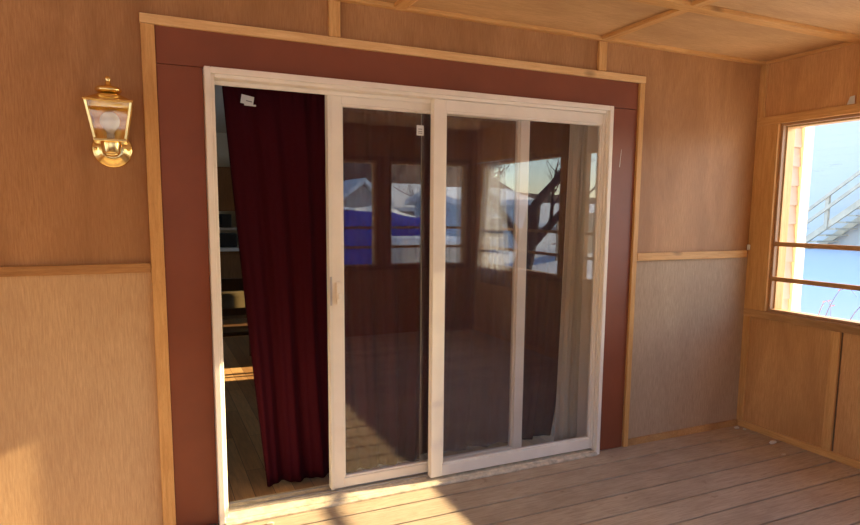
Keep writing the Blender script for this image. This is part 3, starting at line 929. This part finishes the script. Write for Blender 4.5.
# tarp covered pile
b = bmesh.new(); g = []
N = 40
for j in range(N+1):
    row = []
    for i in range(N+1):
        u, v = i/N*2-1, j/N*2-1
        rr_ = max(abs(u), abs(v))
        x, y_ = 5.2+u*1.35, -12.2+v*0.9
        top = 1.45-0.25*max(0, u)+0.10*mn.noise(Vector((x*1.4, y_*1.4, 3)))
        e_ = max(0, (rr_-0.72)/0.28)
        z = top-(e_**1.6)*(top+0.52)
        row.append(b.verts.new((x+0.05*mn.noise(Vector((x*3, y_*3, z))), y_, z)))
    g.append(row)
for j in range(N):
    for i in range(N): b.faces.new((g[j][i], g[j][i+1], g[j+1][i+1], g[j+1][i]))
m = MB(); m.bm.free(); m.bm = b
tp = tag(m.build('tarp_covered_pile', 'tarp', None, 0, True), 'pile under a bright blue tarp with snow on top in the yard', 'tarp')
b = bmesh.new(); g = []
for j in range(21):
    row = []
    for i in range(21):
        u, v = i/20*2-1, j/20*2-1
        x, y_ = 5.15+u*0.95, -12.2+v*0.6
        e_ = max(abs(u), abs(v))
        row.append(b.verts.new((x, y_, 1.45-0.25*max(0, (x-5.2)/1.35)+0.10*mn.noise(Vector((x*1.4, y_*1.4, 3)))+0.11*(1-e_**4)+0.01*math.sin(x*9))))
    g.append(row)
for j in range(20):
    for i in range(20): b.faces.new((g[j][i], g[j][i+1], g[j+1][i+1], g[j+1][i]))
m = MB(); m.bm.free(); m.bm = b
m.build('snow_cap', 'snow', tp, 0, True)

# beige garden box / low shed
sh = empty('low_shed', (5.3, -9.8, -0.52)); tag(sh, 'low beige panelled shed standing in front of the blue tarp pile', 'shed')
for i in range(3):
    MB().box(4.75+i*0.55, 5.28+i*0.55, -10.6, -9.4, -0.55, 0.72).build('panel', 'beige_panel', sh, 0.01)
MB().box(4.70, 6.44, -10.65, -9.35, 0.721, 0.86).build('snow_cap', 'snow', sh, 0.03)
for i in range(3):
    b = bmesh.new(); bmesh.ops.create_icosphere(b, subdivisions=3, radius=1)
    for v in b.verts:
        v.co = Vector((v.co.x*0.6, v.co.y*0.48, v.co.z*0.3))*(1+0.15*mn.noise(v.co*2+Vector((i, 0, 0))))+Vector((2.6+i*0.62, -7.4-i*1.15, -0.42))
    m = MB(); m.bm.free(); m.bm = b
    tag(m.build('snow_mound', 'snow', None, 0, True), ['rounded snow mound nearest the porch in the yard', 'middle rounded snow mound in the yard', 'rounded snow mound beside the blue tarp pile'][i], 'snow', 'snow mounds in the yard')

def house(name, x0, x1, y0, y1, z0, ze, zr, wall, label, ridge='x', wins=()):
    r = empty(name, ((x0+x1)/2, (y0+y1)/2, z0)); tag(r, label, 'building')
    MB().box(x0, x1, y0, y1, z0, ze).build('wall', wall, r)
    o_ = 0.3
    if ridge == 'x':
        ym = (y0+y1)/2
        MB().prism([(y0, ze), (y1, ze), (ym, zr-0.05)], 'x', x0, x1).build('gable', wall, r)
        MB().prism([(y0-o_, ze-0.05), (ym, zr), (ym, zr+0.22), (y0-o_, ze+0.16)], 'x', x0-o_, x1+o_).build('roof_slope', 'snow', r)
        MB().prism([(y1+o_, ze-0.05), (ym, zr), (ym, zr+0.22), (y1+o_, ze+0.16)], 'x', x0-o_, x1+o_).build('roof_slope', 'snow', r)
    else:
        xm = (x0+x1)/2
        MB().prism([(x0, ze), (x1, ze), (xm, zr-0.05)], 'y', y0, y1).build('gable', wall, r)
        MB().prism([(x0-o_, ze-0.05), (xm, zr), (xm, zr+0.22), (x0-o_, ze+0.16)], 'y', y0-o_, y1+o_).build('roof_slope', 'snow', r)
        MB().prism([(x1+o_, ze-0.05), (xm, zr), (xm, zr+0.22), (x1+o_, ze+0.16)], 'y', y0-o_, y1+o_).build('roof_slope', 'snow', r)
    for (wx, wz, ww, wh) in wins:
        f = MB().box(wx-0.06, wx+ww+0.06, y1, y1+0.04, wz-0.06, wz+wh+0.06).build('window', 'white_paint', r)
        MB().box(wx, wx+ww, y1+0.041, y1+0.06, wz, wz+wh).build('pane', 'win_dark', f)
    return r
house('small_house', 8.0, 10.2, -31, -25, -0.7, 1.7, 2.75, 'house_grey', 'small grey gabled house beyond the tarp pile', 'y', [(8.8, 0.4, 0.7, 0.8)])
house('long_house', 11.0, 15.0, -34, -27, -0.7, 1.5, 2.8, 'house_grey', 'long low house with a wide snowy roof', 'x', [(11.8, 0.2, 0.8, 0.9), (13.4, 0.2, 0.8, 0.9)])
house('blue_mobile_home', 10.2, 13.2, -21.5, -17.6, -0.7, 1.75, 2.2, 'blue_house', 'pale blue mobile home with snow on its roof', 'x', [(11.5, 0.5, 0.7, 0.7)])
house('far_house', 17.0, 24, -29, -24, -0.6, 0.75, 1.75, 'house_grey', 'far house with a snowy roof behind the board fence', 'x', [(21, -0.1, 0.8, 0.6)])

# board fence
fe = empty('board_fence', (15, -20, -0.5)); tag(fe, 'grey weathered board fence behind the big tree', 'fence')
b = MB(); p0 = Vector((11.5, -13.2)); p1 = Vector((21.5, -16.6)); dv = (p1-p0); L = dv.length; dv.normalize()
for i in range(int(L/0.16)):
    q_ = p0+dv*(i*0.16)
    zz = H(q_.x, q_.y)
    r_ = Matrix.Rotation(math.atan2(dv.y, dv.x), 3, 'Z')
    b.box(q_.x-0.07, q_.x+0.07, q_.y-0.012, q_.y+0.012, zz-0.05, zz+1.35, r_)
b.build('board_panel', 'fence', fe)
b = MB()
for zo in (0.3, 1.05):
    for i in range(int(L/1.6)):
        q_ = p0+dv*(i*1.6+0.8); zz = H(q_.x, q_.y)
        b.box(q_.x-0.82, q_.x+0.82, q_.y-0.06, q_.y-0.02, zz+zo, zz+zo+0.09, Matrix.Rotation(math.atan2(dv.y, dv.x), 3, 'Z'))
b.build('fence_rail', 'fence', fe)

# trees
def tree(name, x, y_, h, r0, label, seed, lean=(0, 0), depth=5, spread=0.55, first=0.28, group=None):
    r = random.Random(seed)
    base = Vector((x, y_, H(x, y_)-0.1))
    root = empty(name, base); tag(root, label, 'tree', group)
    tb_ = MB(); bb = MB()
    def grow(p, d, L, rad, lev, mb):
        pts = [p.copy()]; rads = [rad]; n_ = 4
        q = p.copy(); dd = d.copy()
        for s_ in range(n_):
            dd = (dd+Vector((r.uniform(-.16, .16), r.uniform(-.16, .16), r.uniform(-.06, .12)))).normalized()
            q = q+dd*(L/n_); pts.append(q.copy()); rads.append(rad*(1-0.4*(s_+1)/n_))
        mb.tube(pts, rads, 9 if lev == 0 else (6 if lev < 3 else 4), cap=(lev == 0))
        if lev >= depth: return
        for c in range(3 if lev < 3 else 2+(r.random() < 0.5)):
            a = r.uniform(0, 6.28)
            side = Vector((math.cos(a), math.sin(a), 0.25))
            nd = (dd*(1-spread*0.6)+side*spread).normalized()
            k_ = n_ if c == 0 else r.choice([2, 3, 4])
            grow(pts[k_], nd, L*r.uniform(0.62, 0.82), rads[k_]*(0.72 if c == 0 else 0.55), lev+1, bb)
    grow(base, Vector((lean[0], lean[1], 1)).normalized(), h*first, r0, 0, tb_)
    tb_.build('trunk', 'bark', root, 0, True)
    bb.build('branches', 'bark', root, 0, True)
tree('big_tree', 7.9, -9.9, 7.6, 0.27, 'big dark leaning tree in the yard with thick forked branches', 11, (0.25, 0.12), 5, 0.62)
tw = [(5.5, -33, 9), (8.2, -36, 8), (11.5, -38, 9), (14.5, -37, 8.5), (18, -39, 9), (22, -37, 8), (26, -34, 9), (30, -30, 8), (12.8, -24.5, 7), (1.0, -36, 8)]
for i, (x, y_, h) in enumerate(tw):
    tree('bare_tree', x, y_, h, 0.17, 'bare winter tree standing on the brown hillside beyond the houses' if i != 8 else 'bare tree between the blue mobile home and the long house', 20+i, (0, 0), 4, 0.5, 0.3, 'bare trees beyond the yard' if i != 8 else None)
# wooded hill behind
b = bmesh.new(); g = []
for j in range(13):
    v = j/12
    row = []
    for i in range(61):
        u = i/60
        a = math.radians(200+u*150)
        rad = 44+16*v
        x, y_ = 6+math.cos(a)*rad*1.1, -2+math.sin(a)*rad
        hk = 1-max(0.0, min(1.0, (math.degrees(a)-284)/14))
        z = -0.9+v*(4.0+11.0*hk)+(1.1*mn.noise(Vector((x*0.5, y_*0.5, v*6))) if j else 0)
        row.append(b.verts.new((x, y_, z)))
    g.append(row)
for j in range(12):
    for i in range(60): b.faces.new((g[j][i], g[j][i+1], g[j+1][i+1], g[j+1][i]))
m = MB(); m.bm.free(); m.bm = b
struct(m.build('hillside', 'hill', None, 0, True))

# pale sheer curtain hanging by the far window of the right wall (seen mirrored in the glass)
pts = bmesh.new()
c4 = curtain('sheer_curtain', 1.99, 0.62, -3.34, -3.50, -3.02, -2.85, 0, 5, 0.018, 'thin_sheer', 31, nx=70)
c4.rotation_euler = (0, 0, math.radians(90)); c4.location = (XR-0.07, 0, 0)
tag(c4, 'pale sheer curtain hanging at the far end of the right wall windows', 'curtain')
tag(MB().tube([(XR-0.07, -2.75, 2.0), (XR-0.07, -3.64, 2.0)], 0.008, 8).build('sheer_curtain_rod', 'track'), 'thin rod carrying the pale sheer curtain', 'curtain rod')
